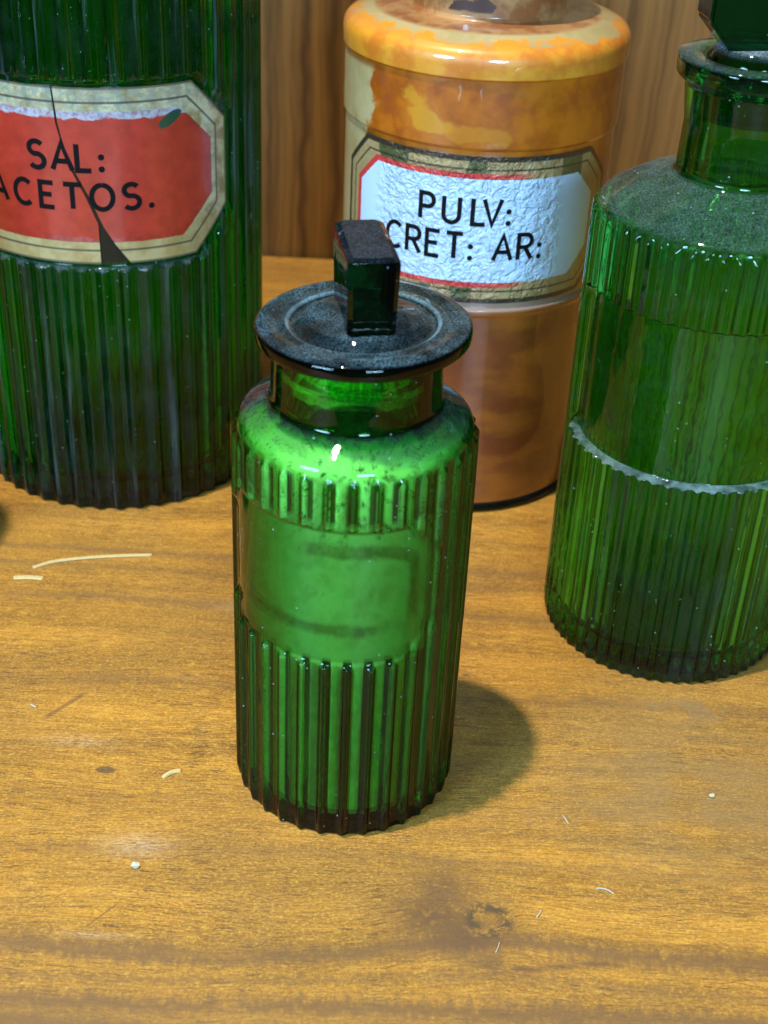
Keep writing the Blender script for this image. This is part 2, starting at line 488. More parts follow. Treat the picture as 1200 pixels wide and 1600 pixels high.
def wood_wall():
    t = NT('brown_veneer')
    v, x, y, z = t.mm()
    wob = t.noise(t.xyz(t.m('MULTIPLY', x, 0.02), 0.0, t.m('MULTIPLY', z, 0.012)), 1.0, 3.0)
    g = t.m('ADD', x, t.m('MULTIPLY', t.m('SUBTRACT', wob, 0.5), 12.0))
    b1 = t.noise(t.xyz(t.m('MULTIPLY', g, 0.085), 5.0, t.m('MULTIPLY', z, 0.0035)), 1.0, 3.0, 0.55)
    b2 = t.noise(t.xyz(t.m('MULTIPLY', g, 0.36), 2.0, t.m('MULTIPLY', z, 0.006)), 1.0, 3.0, 0.6)
    fi = t.noise(t.xyz(t.m('MULTIPLY', g, 1.5), 2.0, t.m('MULTIPLY', z, 0.03)), 1.0, 3.0, 0.6)
    f = t.m('ADD', t.m('MULTIPLY', b1, 0.5), t.m('ADD', t.m('MULTIPLY', b2, 0.40), t.m('MULTIPLY', fi, 0.10)))
    cr = t.n('ValToRGB', None, Fac=f); e = cr.color_ramp.elements
    e[0].position = 0.36; e[0].color = (0.070, 0.034, 0.010, 1)
    e[1].position = 0.60; e[1].color = (0.295, 0.146, 0.040, 1)
    e.new(0.47).color = (0.190, 0.092, 0.024, 1)
    col = cr.outputs[0]
    for (cx, wd, am) in ((-49.5, 2.3, .8), (-33.5, 3.0, .75), (-68, 4.0, .35), (152, 3.5, .55), (163, 1.8, .35)):
        q = t.m('DIVIDE', t.m('SUBTRACT', t.m('ADD', x, t.m('MULTIPLY', t.m('SUBTRACT', t.noise(t.xyz(0.0, cx, t.m('MULTIPLY', z, 0.018)), 1.0, 2.0), 0.5), 16.0)), cx), wd)
        q = t.m('EXPONENT', t.m('MULTIPLY', t.m('MULTIPLY', q, q), -1.0))
        col = t.mixc(t.m('MULTIPLY', q, am), col, (0.075, 0.036, 0.013))
    p = t.n('BsdfPrincipled', None, Base__Color=col, Roughness=0.5, Normal=t.bump(fi, 0.12, 0.0004))
    p.inputs['Specular IOR Level'].default_value = 0.25
    return t.surf(p.outputs[0])


def residue_mat():
    """pale powder dried on the inside of the small bottle; UV = (arc mm, height mm)"""
    t = NT('dried_powder')
    v, u, zz, _ = t.mm('UV')
    ov, ox, oy, oz = t.mm()
    n1 = t.noise(ov, 0.35, 5.0, 0.7); n2 = t.noise(ov, 0.9, 4.0, 0.75); n3 = t.noise(ov, 0.07, 3.0, 0.6)
    edge = t.m('ADD', oz, t.m('MULTIPLY', t.m('SUBTRACT', n3, 0.5), 14.0))
    upper = t.ss(edge, 48.0, 60.0)
    flake = t.m('SUBTRACT', 1.0, t.m('MULTIPLY', t.m('MULTIPLY', t.ss(n2, 0.50, 0.55), t.ss(n1, 0.49, 0.58)), t.m('MULTIPLY', t.ss(oz, 86.0, 98.0), 0.85)))
    thin = t.m('ADD', 0.62, t.m('MULTIPLY', t.ss(n1, 0.35, 0.7), 0.25))
    # gone from behind the ribs, and thinner on the far side
    th = t.m('ARCTAN2', ox, t.m('MULTIPLY', oy, -1.0))
    rib = t.m('ADD', 0.5, t.m('MULTIPLY', t.m('COSINE', t.m('MULTIPLY', t.m('SUBTRACT', th, 0.03), 32.0)), 0.5))
    ad = t.m('SUBTRACT', t.m('MULTIPLY', t.m('ABSOLUTE', t.m('ADD', th, R_(18))), 29.35), 32.6)
    bd = t.m('SUBTRACT', t.m('ABSOLUTE', t.m('SUBTRACT', oz, 77.0)), 19.4)
    out_ = t.m('MULTIPLY', t.ss(t.m('MAXIMUM', ad, bd), -0.2, 1.2), t.ss(oz, 109.5, 107.5))
    ribm = t.m('MULTIPLY', t.m('MULTIPLY', t.ss(rib, 0.50, 0.72), out_), t.m('SUBTRACT', 0.95, t.m('MULTIPLY', upper, t.m('MULTIPLY', t.ss(t.m('ABSOLUTE', t.m('ADD', th, 0.1)), 0.75, 0.35), 0.12))))
    far = t.ss(t.m('COSINE', th), -0.35, 0.15)
    side = t.ss(t.m('ABSOLUTE', t.m('ADD', th, 0.14)), 0.62, 0.85)
    far = t.m('MULTIPLY', far, t.m('SUBTRACT', 1.0, t.m('MULTIPLY', t.m('MULTIPLY', side, out_), 0.60)))
    al = t.m('MULTIPLY', t.m('ADD', thin, t.m('MULTIPLY', upper, t.m('SUBTRACT', 0.98, thin))), flake)
    al = t.m('MULTIPLY', t.m('MULTIPLY', al, far), t.m('SUBTRACT', 1.0, ribm))
    # painted shade: dark coat behind side ribs, on far wall; also deepens cast shadow
    inner_shade = t.m('MAXIMUM', t.ss(t.m('COSINE', th), 0.12, -0.12), t.m('MULTIPLY', side, t.m('MULTIPLY', t.ss(rib, 0.40, 0.62), out_)))
    inner_shade = t.m('MULTIPLY', inner_shade, t.ss(oz, 115.0, 111.0))
    al = t.m('MAXIMUM', al, t.m('MULTIPLY', inner_shade, 0.95))
    # wear round the neck
    al = t.m('MULTIPLY', al, t.m('SUBTRACT', 1.0, t.m('MULTIPLY', t.ss(t.m('ADD', oz, t.m('MULTIPLY', n1, 3.0)), 114.5, 117.0), 0.9)))
    col = t.mixc(t.ss(n3, 0.35, 0.70), (0.95, 0.93, 0.85), (0.80, 0.80, 0.66))
    col = t.mixc(t.m('MULTIPLY', t.ss(t.m('ADD', oz, t.m('MULTIPLY', n1, 8.0)), 109.0, 95.0), 0.62), col, (0.46, 0.33, 0.25))
    col = t.mixc(upper, (0.44, 0.46, 0.24), col)
    # brown outline of glue left by a lost label
    wob = t.m('ADD', t.m('SUBTRACT', t.noise(v, 0.12, 4.0, 0.6), 0.5), 0.0)
    au = t.m('ADD', u, t.m('MULTIPLY', wob, 3.0)); az = t.m('ADD', zz, t.m('MULTIPLY', wob, 2.0))
    lowc = t.m('SUBTRACT', az, 66.5); lowl = t.m('MULTIPLY', t.ss(t.m('ABSOLUTE', lowc), 2.0, 1.2), t.ss(u, 12.0, 5.0))
    upl = t.m('MULTIPLY', t.ss(t.m('ABSOLUTE', t.m('SUBTRACT', az, t.m('SUBTRACT', 89.5, t.m('MULTIPLY', t.ss(au, 8.0, 20.0), 3.0)))), 2.3, 1.3),
              t.m('MULTIPLY', t.ss(u, -12.5, -9.5), t.ss(u, 19.5, 17.0)))
    rl = t.m('MULTIPLY', t.ss(t.m('ABSOLUTE', t.m('SUBTRACT', au, 18.6)), 2.0, 1.1), t.m('MULTIPLY', t.ss(zz, 66.0, 71.0), t.ss(zz, 88.0, 85.5)))
    st = t.m('MULTIPLY', t.m('MAXIMUM', t.m('MAXIMUM', lowl, upl), rl), t.m('ADD', 0.40, t.m('MULTIPLY', t.ss(n1, 0.35, 0.6), 0.40)))
    col = t.mixc(st, col, (0.17, 0.115, 0.055))
    col = t.mixc(t.m('MULTIPLY', t.ss(t.noise(ov, 0.17, 5.0, 0.7, 0.5), 0.44, 0.64), 0.42), col, (0.30, 0.24, 0.17))
    dk = t.m('MULTIPLY', t.ss(n2, 0.62, 0.67), 0.7)
    col = t.mixc(dk, col, (0.16, 0.15, 0.09))
    col = t.mixc(inner_shade, col, (0.030, 0.032, 0.018))
    d = t.n('BsdfDiffuse', None, Color=col, Roughness=0.6).outputs[0]
    return t.surf(t.mixs(al, t.n('BsdfTransparent').outputs[0], d))


def red_label_mat():
    t = NT('red_gilt_label')
    v, u, z, _ = t.mm('UV')
    n1 = t.noise(v, 0.16, 5.0, 0.65); n2 = t.noise(v, 0.5, 4.0, 0.7)
    au = t.m('ABSOLUTE', u); az = t.m('ABSOLUTE', z)

    def oct_(a, b, c):
        return t.m('MAXIMUM', t.m('MAXIMUM', t.m('SUBTRACT', au, a), t.m('SUBTRACT', az, b)),
                   t.m('MULTIPLY', t.m('SUBTRACT', t.m('ADD', au, az), a + b - c), 0.7071))
    d = oct_(56.5, 28.5, 14.0)
    gold = t.mixc(t.ss(n1, 0.38, 0.64), (0.50, 0.44, 0.25), (0.25, 0.175, 0.07))
    gold = t.mixc(t.m('MULTIPLY', t.ss(z, -14.0, -20.0), 0.65), gold, (0.36, 0.235, 0.075))
    gold = t.mixc(t.m('MULTIPLY', t.ss(z, 18.0, 24.0), t.ss(n2, 0.40, 0.60)), gold, (0.27, 0.26, 0.19))
    red = t.mixc(t.ss(n1, 0.30, 0.72), (0.42, 0.030, 0.012), (0.31, 0.020, 0.008))
    din = oct_(49.8, 21.2, 12.0)
    wn = t.m('ADD', din, t.m('MULTIPLY', t.m('SUBTRACT', n2, 0.5), 0.8))
    white = t.mixc(t.ss(n2, 0.40, 0.7), (0.40, 0.38, 0.44), (0.34, 0.27, 0.30))
    # the white ground shows where the red has rubbed off along the top and a little at the bottom
    topw = t.m('MULTIPLY', t.ss(t.m('ADD', z, t.m('MULTIPLY', t.m('SUBTRACT', n1, 0.5), 4.5)), 18.6, 19.2), t.ss(u, 50.0, 40.0))
    botw = t.m('MULTIPLY', t.ss(t.m('ADD', z, t.m('MULTIPLY', t.m('SUBTRACT', n1, 0.5), 5.0)), -19.2, -20.6), t.ss(t.m('ABSOLUTE', t.m('SUBTRACT', u, 6.0)), 16.0, 6.0))
    inn = t.mixc(t.m('MAXIMUM', topw, t.m('MULTIPLY', botw, 0.15)), red, white)
    drk = t.m('MULTIPLY', t.ss(wn, -3.0, -0.6), t.ss(n2, 0.38, 0.62))
    inn = t.mixc(t.m('MULTIPLY', drk, 0.5), inn, (0.16, 0.018, 0.012))
    col = t.mixc(t.ss(wn, 0.15, -0.15), gold, inn)
    line = t.m('MULTIPLY', t.ss(t.m('ABSOLUTE', t.m('ADD', d, 4.6)), 0.48, 0.26), 0.85)
    col = t.mixc(line, col, (0.05, 0.045, 0.03))
    col = t.mixc(t.ss(d, -0.9, -0.3), col, (0.10, 0.08, 0.05))
    # a chip through to the green glass near the upper right corner
    a = t.m('ADD', t.m('MULTIPLY', t.m('SUBTRACT', u, 34.5), 0.86), t.m('MULTIPLY', t.m('SUBTRACT', z, 17.6), 0.50))
    b = t.m('ADD', t.m('MULTIPLY', t.m('SUBTRACT', u, 34.5), -0.50), t.m('MULTIPLY', t.m('SUBTRACT', z, 17.6), 0.86))
    cd = t.m('ADD', t.m('MULTIPLY', t.m('MULTIPLY', a, a), 0.045), t.m('MULTIPLY', t.m('MULTIPLY', b, b), 0.28))
    col = t.mixc(t.ss(t.m('ADD', cd, t.m('MULTIPLY', n2, 0.5)), 1.25, 1.05), col, (0.012, 0.05, 0.025))
    p = t.n('BsdfPrincipled', None, Base__Color=col, Roughness=0.42)
    p.inputs['Coat Weight'].default_value = 0.6; p.inputs['Coat Roughness'].default_value = 0.12
    return t.surf(p.outputs[0])


def white_label_mat():
    t = NT('white_crackled_label')
    v, u, z, _ = t.mm('UV')
    n1 = t.noise(v, 0.18, 4.0, 0.6); n2 = t.noise(v, 0.6, 4.0, 0.7)
    au = t.m('ABSOLUTE', u); az = t.m('ABSOLUTE', z)

    def oct_(a, b, c):
        return t.m('MAXIMUM', t.m('MAXIMUM', t.m('SUBTRACT', au, a), t.m('SUBTRACT', az, b)),
                   t.m('MULTIPLY', t.m('SUBTRACT', t.m('ADD', au, az), a + b - c), 0.7071))
    d = oct_(53.0, 25.0, 11.0); din = oct_(44.5, 17.6, 8.5)
    # worn gold: tan patches, olive where the gold has turned
    blk = t.n('TexVoronoi', {'feature': 'F1'}, Vector=t.scl(v, 0.085, 0.02, 1), Scale=1.0)
    bc = t.n('SeparateColor', None, _0=blk.outputs['Color']).outputs[0]
    gold = t.mixc(t.ss(bc, 0.46, 0.56), (0.34, 0.235, 0.105), (0.060, 0.075, 0.022))
    gold = t.mixc(t.m('MULTIPLY', t.ss(n2, 0.45, 0.65), 0.5), gold, (0.16, 0.12, 0.06))
    wall_ = t.n('TexVoronoi', {'feature': 'DISTANCE_TO_EDGE'}, Vector=t.n('VectorMath', {'operation': 'ADD'}, _0=v, _1=t.scl(t.n('TexNoise', None, Vector=v, Scale=0.25).outputs[1], 2.2, 2.2, 0)).outputs[0], Scale=0.36)
    area = t.m('MULTIPLY', t.ss(t.m('ABSOLUTE', t.m('ADD', u, 3.0)), 35.0, 24.0), t.ss(n1, 0.30, 0.48))
    crk = t.m('MULTIPLY', t.ss(wall_.outputs['Distance'], 0.10, 0.02), area)
    flk = t.m('MULTIPLY', t.n('SeparateColor', None, _0=t.n('TexVoronoi', {'feature': 'F1'}, Vector=v, Scale=0.36).outputs['Color']).outputs[0], area)
    white = t.mixc(flk, (0.47, 0.61, 0.80), (0.38, 0.51, 0.68))
    blis = t.noise(v, 0.30, 3.0, 0.5, 1.0)
    white = t.mixc(t.m('MULTIPLY', crk, 0.16), white, (0.40, 0.50, 0.60))
    chips = t.m('MULTIPLY', t.ss(n2, 0.66, 0.69), t.m('MULTIPLY', t.ss(u, 20.0, 29.0), t.ss(z, -2.0, 5.0)))
    white = t.mixc(chips, white, (0.20, 0.18, 0.13))
    wn = t.m('ADD', din, t.m('MULTIPLY', t.m('SUBTRACT', n2, 0.5), 0.7))
    redw = t.m('MULTIPLY', t.ss(wn, -0.1, 0.15), t.ss(wn, 2.0, 1.7))
    redw = t.m('MULTIPLY', redw, t.ss(t.m('ADD', t.m('MULTIPLY', n1, 30.0), u), 40.0, 20.0))
    col = t.mixc(t.ss(wn, 0.15, -0.15), gold, white)
    col = t.mixc(redw, col, (0.50, 0.035, 0.035))
    line = t.ss(t.m('ABSOLUTE', t.m('ADD', d, 4.3)), 0.42, 0.22)
    col = t.mixc(t.m('MULTIPLY', line, 0.85), col, (0.02, 0.018, 0.012))
    col = t.mixc(t.ss(d, -1.9, -1.4), col, (0.030, 0.022, 0.014))
    h = t.m('MULTIPLY', area, t.m('ADD', t.m('MULTIPLY', t.ss(blis, 0.38, 0.60), 1.0), t.m('MULTIPLY', flk, 0.35)))
    p = t.n('BsdfPrincipled', None, Base__Color=col, Roughness=0.38, Normal=t.bump(h, 0.65, 0.0014))
    p.inputs['Coat Weight'].default_value = 0.5; p.inputs['Coat Roughness'].default_value = 0.1
    return t.surf(p.outputs[0])


def orange_mat():
    t = NT('stained_glaze')
    v, x, y, z = t.mm()
    n1 = t.noise(v, 0.030, 4.0, 0.58, 0.3); n2 = t.noise(v, 0.11, 4.0, 0.6); n3 = t.noise(v, 0.02, 2.0)
    az = t.m('ARCTAN2', x, t.m('MULTIPLY', y, -1.0))
    deep = t.mixc(t.ss(n2, 0.35, 0.68), (0.42, 0.108, 0.002), (0.28, 0.056, 0.001))
    deep = t.mixc(t.m('MULTIPLY', t.ss(n2, 0.56, 0.70), 0.65), deep, (0.26, 0.058, 0.010))
    amber = t.mixc(t.ss(n2, 0.40, 0.62), (0.63, 0.25, 0.018), (0.54, 0.155, 0.012))
    cream = t.mixc(t.ss(n2, 0.35, 0.70), (0.42, 0.33, 0.16), (0.35, 0.27, 0.11))
    lo = t.mixc(t.ss(n1, 0.38, 0.62), (0.25, 0.060, 0.006), (0.135, 0.026, 0.004))
    lo = t.mixc(t.m('MULTIPLY', t.ss(t.noise(t.scl(v, 0.03, 0.03, 0.09), 1.0, 4.0), 0.48, 0.64), 0.5), lo, (0.30, 0.080, 0.006))
    # height zones with a ragged edge
    lo = t.mixc(t.m('MULTIPLY', t.ss(z, 79.3, 80.2), 0.75), lo, (0.27, 0.19, 0.15))
    zr = t.m('ADD', z, t.m('MULTIPLY', t.m('SUBTRACT', n2, 0.5), 9.0))
    col = t.mixc(t.ss(z, 82.5, 84.0), lo, deep)
    col = t.mixc(t.ss(z, 156.4, 157.8), col, amber)
    col = t.mixc(t.ss(zr, 166.2, 167.4), col, cream)
    # cream streak down the left side, with a bay of it running into the orange
    zz = t.m('MULTIPLY', t.ss(z, 66.0, 72.0), t.ss(z, 175.0, 168.0))
    sd = t.m('ADD', az, t.m('MULTIPLY', t.m('SUBTRACT', n2, 0.5), 0.55))
    sd = t.m('ADD', sd, t.m('MULTIPLY', t.m('SUBTRACT', n1, 0.5), 0.6))
    col = t.mixc(t.m('MULTIPLY', t.ss(sd, -0.86, -0.95), t.ss(z, 156.5, 153.0)), col, cream)
    patch = t.m('MULTIPLY', t.ss(t.m('ADD', t.m('ADD', gauss(t, az, z, -0.50, 146.5, 0.13, 6.5), gauss(t, az, z, -0.36, 141.5, 0.16, 3.5)), t.m('MULTIPLY', t.m('SUBTRACT', n2, 0.5), 2.2)), 0.48, 0.80), 0.7)
    col = t.mixc(patch, col, (0.52, 0.23, 0.008))
    patch = t.m('MULTIPLY', t.ss(t.m('ADD', gauss(t, az, z, -0.08, 139.5, 0.30, 3.6), t.m('MULTIPLY', t.m('SUBTRACT', n2, 0.5), 2.4)), 0.48, 0.80), 0.6)
    col = t.mixc(patch, col, (0.48, 0.18, 0.005))
    # brown crust on the neck
    brn = t.mixc(t.ss(n2, 0.40, 0.60), (0.26, 0.085, 0.022), (0.40, 0.20, 0.075))
    col = t.mixc(t.ss(z, 168.3, 168.9), col, brn)
    crust = t.m('MULTIPLY', t.ss(z, 171.5, 172.4), t.ss(t.m('ADD', n2, t.m('MULTIPLY', gauss(t, az, z, -0.15, 174.0, 0.35, 3.0), 0.28)), 0.66, 0.70))
    col = t.mixc(crust, col, (0.07, 0.025, 0.016))
    p = t.n('BsdfPrincipled', None, Base__Color=col, Roughness=0.42, Normal=t.bump(n2, 0.05, 0.002))
    p.inputs['Coat Weight'].default_value = 1.0; p.inputs['Coat Roughness'].default_value = 0.045
    p.inputs['Subsurface Weight'].default_value = 0.0
    return t.surf(p.outputs[0])


def plain(name, col, rough=0.5, var=0.25, scale=0.5, coat=0.0, spec=0.5):
    t = NT(name); v, x, y, z = t.mm()
    n = t.noise(v, scale, 3.0)
    c = t.mixc(t.m('MULTIPLY', n, var * 2), col, tuple(q * 0.45 for q in col))
    p = t.n('BsdfPrincipled', None, Base__Color=c, Roughness=rough, Normal=t.bump(n, 0.1, 0.0003))
    p.inputs['Coat Weight'].default_value = coat
    p.inputs['Specular IOR Level'].default_value = spec
    return t.surf(p.outputs[0])


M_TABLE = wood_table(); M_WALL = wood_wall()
M_SMALL = glass('emerald_glass', (0.46, 0.95, 0.38), k_trans=0.44, dust=0.12, dust_lo=0.6, foot=5.5, edge=5.6, neck=(115.0, 118.5, 0.6))
M_STOP = glass('thick_green_glass', (0.05, 0.28, 0.15), k_trans=0.30, dust=0.26, dust_col=(0.24, 0.38, 0.44), dust_lo=0.60, ring=((17.9, 0.8),))
M_GRIP = glass('thick_green_glass', (0.05, 0.28, 0.15), k_trans=0.30, dust=0.20, dust_col=(0.14, 0.20, 0.29), dust_lo=0.80)
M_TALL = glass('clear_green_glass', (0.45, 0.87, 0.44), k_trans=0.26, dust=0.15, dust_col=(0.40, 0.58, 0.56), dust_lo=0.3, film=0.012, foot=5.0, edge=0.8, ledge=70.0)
M_TALLST = glass('deep_green_glass', (0.10, 0.42, 0.26), k_trans=0.35, dust=0.65, dust_col=(0.34, 0.42, 0.44), dust_lo=0.5)
M_DARK = glass('dark_green_glass', (0.22, 0.72, 0.21), k_trans=0.24, dust=0.4, dust_col=(0.26, 0.36, 0.37), film=0.02, streak=0.16, foot=6.0, edge=1.2)
M_RES = residue_mat(); M_REDL = red_label_mat(); M_WHL = white_label_mat(); M_OR = orange_mat()
M_INK = plain('black_ink', (0.006, 0.005, 0.005), 0.6, 0.2, spec=0.08)
M_CLEAR = glass('smoky_base_glass', (0.45, 0.42, 0.40), k_trans=0.4, dust=0.1)
M_CRUMB = plain('pale_crumb', (0.56, 0.49, 0.34), 0.8, 0.3, 1.2)
M_STRAW = plain('dry_straw', (0.58, 0.42, 0.17), 0.55, 0.2, 0.6)
M_FIB = plain('white_lint', (0.46, 0.40, 0.30), 0.7, 0.1)


# ------------------------------------------------------------------ setting
def slab(name, x0, x1, y0, y1, z0, z1, mat):
    bm = bmesh.new()
    vs_ = [bm.verts.new((x * S, y * S, z * S)) for z in (z0, z1) for x, y in ((x0, y0), (x1, y0), (x1, y1), (x0, y1))]
    for f in ((3, 2, 1, 0), (4, 5, 6, 7), (0, 1, 5, 4), (1, 2, 6, 5), (2, 3, 7, 6), (3, 0, 4, 7)):
        bm.faces.new([vs_[i] for i in f])
    bmesh.ops.bevel(bm, geom=bm.edges[:], offset=1.2 * S, segments=2, affect='EDGES')
    me = bpy.data.meshes.new(name); bm.to_mesh(me); bm.free()
    return link(name, me, mat, None, False)


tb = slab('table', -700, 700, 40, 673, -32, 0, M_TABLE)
tag(tb, 'varnished golden brown wooden table with a knot, under all the bottles', 'table')
wl = slab('wall', -900, 900, 675, 690, -60, 760, M_WALL); wl['kind'] = 'structure'


# ------------------------------------------------------------------ ribbed bottles
def ribbed(name, label, loc, nr, amp, sharp, prof, inner, glassm, panel, rib_z, nseg=10, step=1.6, group=None, phase=0.0):
    """prof/inner: (r, z, fillet) lists from the foot up and from the mouth down; panel = (u centre deg, z centre, a, b, c, depth)"""
    t = thing(name, label, 'bottle', loc, group)
    pu, pz, pa, pb, pc, dep = panel
    out = densify(fillet(prof), step, ((pz - pb - 1.5, pz - pb + 1.5, 0.33), (pz + pb - 1.5, pz + pb + 1.5, 0.33))); inn = fillet(inner)
    n_out = len(out)
    Rb = max(p[0] for p in prof)

    def rad(th, r, z, i):
        if i >= n_out:
            return r
        on = (0.6 + 0.4 * sstep(z, rib_z[0], rib_z[0] + 3.5)) * (1 - sstep(z, rib_z[1] - 2.2, rib_z[1]))
        a = math.atan2(math.sin(th - R_(pu)), math.cos(th - R_(pu)))
        d = octd(a * Rb, z - pz, pa, pb, pc)
        q = 0.5 + 0.5 * math.cos((th - phase) * nr)
        pan = sstep(d, 0.0, 1.3) if dep < 1 else sstep(d, -0.3, 0.5)
        if r < Rb - 3.0:
            return r
        bevel = sstep(d, -0.5, 0.35)
        return r + amp * on * (q ** sharp) * pan - dep * (1 - bevel)
    poly = out + inn
    revolve('body', poly, nr * nseg, glassm, t, rad)
    return t


# small bottle in front
def small_bottle(loc, label, group=None):
    t = ribbed('glass_bottle', label, loc, 32, 1.4, 3.2,
               [(0, 1.2), (25.5, 0.9), (27.6, 0.0, .5), (29.1, 0.0, 0.8), (29.0, 112.3, 4.2), (20.8, 117.6, 2.2), (20.3, 131.9, 1.0)],
               [(17.9, 131.9, .8), (17.5, 116.4, 2), (26.2, 109.9, 4), (26.4, 4.6, 4.5), (0, 4.0)],
               M_SMALL, (-18.0, 77.0, 32.6, 19.4, 8.5, 0.25), (0.4, 110.8), 12, 1.3, group, 0.03)
    def cling(th, r, z, i):
        # the powder sticks to the wall between the ribs and has come loose behind them
        q = 0.5 + 0.5 * math.cos((th - 0.03) * 32)
        a = math.atan2(math.sin(th + R_(18)), math.cos(th + R_(18)))
        rib = sstep(q, 0.55, 0.85) * sstep(octd(a * 29.35, z - 77, 32.6, 19.4, 8.5), -0.3, 1.5) * (1 - sstep(z, 106, 109)) * (0.8 + 0.2 * math.sin(5 * th))
        return r - (0.75 * rib if r > 18 else 0)
    revolve('residue', densify(fillet([(17.2, 130.0), (17.2, 116.1, 2.0), (26.45, 110.35, 4.0), (26.85, 5.2, 4.0), (14, 4.5)]), 2.0), 320, M_RES, t, cling, uvR=29.4)
    st = revolve('stopper', fillet([(0, 139.9), (7, 139.5, 3), (13.5, 138.0, 3), (16.6, 135.7, 1.0), (18.2, 137.0, .7), (20.2, 136.7, .8), (22.6, 137.5, 1.2), (25.6, 136.6, 1.6), (25.6, 133.0, 1.6), (20, 132.5, .5), (17.0, 132.4, .6), (16.0, 113.5, 1.5), (0, 113.0)][::-1]), 120, M_STOP, t)
    st.location = (4.9 * S, 0, 0.2 * S)
    st.rotation_euler = (0, R_(-1.6), 0)
    # tab handle: flat block, a little wider at the top, all its edges chamfered
    def ring(hx, hy, c, z):
        return [(x * S, y * S, z * S) for x, y in ((-hx + c, -hy), (hx - c, -hy), (hx, -hy + c), (hx, hy - c), (hx - c, hy), (-hx + c, hy), (-hx, hy - c), (-hx, -hy + c))]
    vv = ring(5.45, 12.6, 1.1, 135.4) + ring(6.0, 13.2, 1.2, 155.2) + ring(5.8, 13.0, 1.2, 155.9) + ring(4.6, 11.8, 0.9, 156.7)
    ff = [tuple(range(7, -1, -1)), tuple(range(24, 32))]
    for r_ in range(3):
        ff += [(r_ * 8 + i, r_ * 8 + (i + 1) % 8, r_ * 8 + 8 + (i + 1) % 8, r_ * 8 + 8 + i) for i in range(8)]
    me = bpy.data.meshes.new('handle'); me.from_pydata(vv, [], ff)
    h = link('handle', me, M_GRIP, st, True, 25)
    h.rotation_euler = (0, R_(1.6), R_(10.5)); h.location = (-3.8 * S, 0, 0)
    return t


small_bottle((-177.0, 391.0, 0), 'small ribbed glass bottle whose shadow reaches in at the far left edge')
small_bottle((-8.0, 301.2, 0), 'small bright green ribbed glass bottle with a flat stopper, standing in front')

# tall bottle to the right
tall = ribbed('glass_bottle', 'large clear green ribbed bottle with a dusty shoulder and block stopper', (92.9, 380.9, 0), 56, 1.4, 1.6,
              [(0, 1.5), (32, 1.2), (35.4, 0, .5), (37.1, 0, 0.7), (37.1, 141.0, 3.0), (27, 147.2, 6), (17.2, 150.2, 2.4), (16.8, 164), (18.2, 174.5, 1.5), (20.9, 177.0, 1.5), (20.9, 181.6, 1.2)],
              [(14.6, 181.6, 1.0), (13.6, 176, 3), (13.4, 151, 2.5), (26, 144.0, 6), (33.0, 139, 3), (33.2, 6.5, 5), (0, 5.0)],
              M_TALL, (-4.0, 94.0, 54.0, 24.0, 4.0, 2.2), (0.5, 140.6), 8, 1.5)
st = revolve('stopper', fillet([(0, 166), (11.8, 166, 1), (13.3, 178, 2), (13.4, 182.0), (11, 184.5, 1), (0, 185.0)]), 64, M_TALLST, tall)
bm = bmesh.new()
outl = [(-9.5, 183.6), (9.5, 183.6), (16.8, 191.5), (16.8, 212), (11, 218), (-11, 218), (-16.8, 212), (-16.8, 191.5)]
fr_ = [bm.verts.new((x * S, -6.0 * S, z * S)) for x, z in outl]; bk_ = [bm.verts.new((x * S, 6.0 * S, z * S)) for x, z in outl]
bm.faces.new(fr_); bm.faces.new(bk_[::-1])
for i in range(8):
    j = (i + 1) % 8
    bm.faces.new((fr_[j], fr_[i], bk_[i], bk_[j]))
bmesh.ops.recalc_face_normals(bm, faces=bm.faces[:])
bmesh.ops.bevel(bm, geom=bm.edges[:], offset=0.8 * S, segments=2, affect='EDGES')
me = bpy.data.meshes.new('handle'); bm.to_mesh(me); bm.free()
hb = link('handle', me, M_TALLST, st, True, 25); hb.rotation_euler = (0, 0, R_(8))

# large jar to the left
jar = ribbed('glass_jar', 'large dark green ribbed jar with a cracked red label', (-102.4, 479.4, 0), 46, 1.9, 1.3,
             [(0, 1.5), (46, 1.2), (49.8, 0, .5), (51.6, 0, 0.9), (51.6, 190, 4), (34, 200, 5), (31, 222, 1.5), (34, 226, 1.5), (34, 231, 1.5)],
             [(28, 231, 1.5), (27.5, 204, 4), (46.5, 188, 6), (46.5, 8, 6), (0, 7.0)],
             M_DARK, (-4.0, 122.7, 58.5, 30.0, 14.0, 0.8), (0.5, 188), 10, 1.8)
jar['category'] = 'jar'
sj = revolve('stopper', fillet([(0, 206), (24, 206, 1), (27, 229, 1), (27, 232.0), (36, 233, 1.5), (36, 238, 2), (0, 240)]), 96, M_STOP, jar)
U0, Z0, LR = -3.5, 122.7, 51.15


def octo(a, b, c):
    return [(-a + c, -b), (a - c, -b), (a, -b + c), (a, b - c), (a - c, b), (-a + c, b), (-a, b - c), (-a, -b + c)]


# the label is broken in two along a crack (u, z relative to the label's middle)
cl = [(-1.9, 28.5), (-1.6, 24.0), (-1.2, 17.5), (1.5, 5.0), (6.6, -6.2), (9.9, -15.0), (10.0, -28.5)]
cr_ = [(-1.4, 28.5), (-1.0, 24.0), (-0.4, 17.5), (0.6, 12.0), (2.5, 5.0), (4.6, 0.5), (7.8, -6.2), (11.6, -16.0), (15.0, -22.0), (19.6, -28.5)]
a_, b_, c_ = 56.5, 28.5, 14.0
left_piece = [(-a_ + c_, -b_)] + cl[::-1] + [(-a_ + c_, b_), (-a_, b_ - c_), (-a_, -b_ + c_)]
right_piece = [(a_ - c_, -b_), (a_, -b_ + c_), (a_, b_ - c_), (a_ - c_, b_)] + cr_
lab = curved_patch('label', left_piece, LR, M_REDL, jar, 0.45, 1.6, U0, Z0)
lab['label'] = 'left piece of the cracked red label'
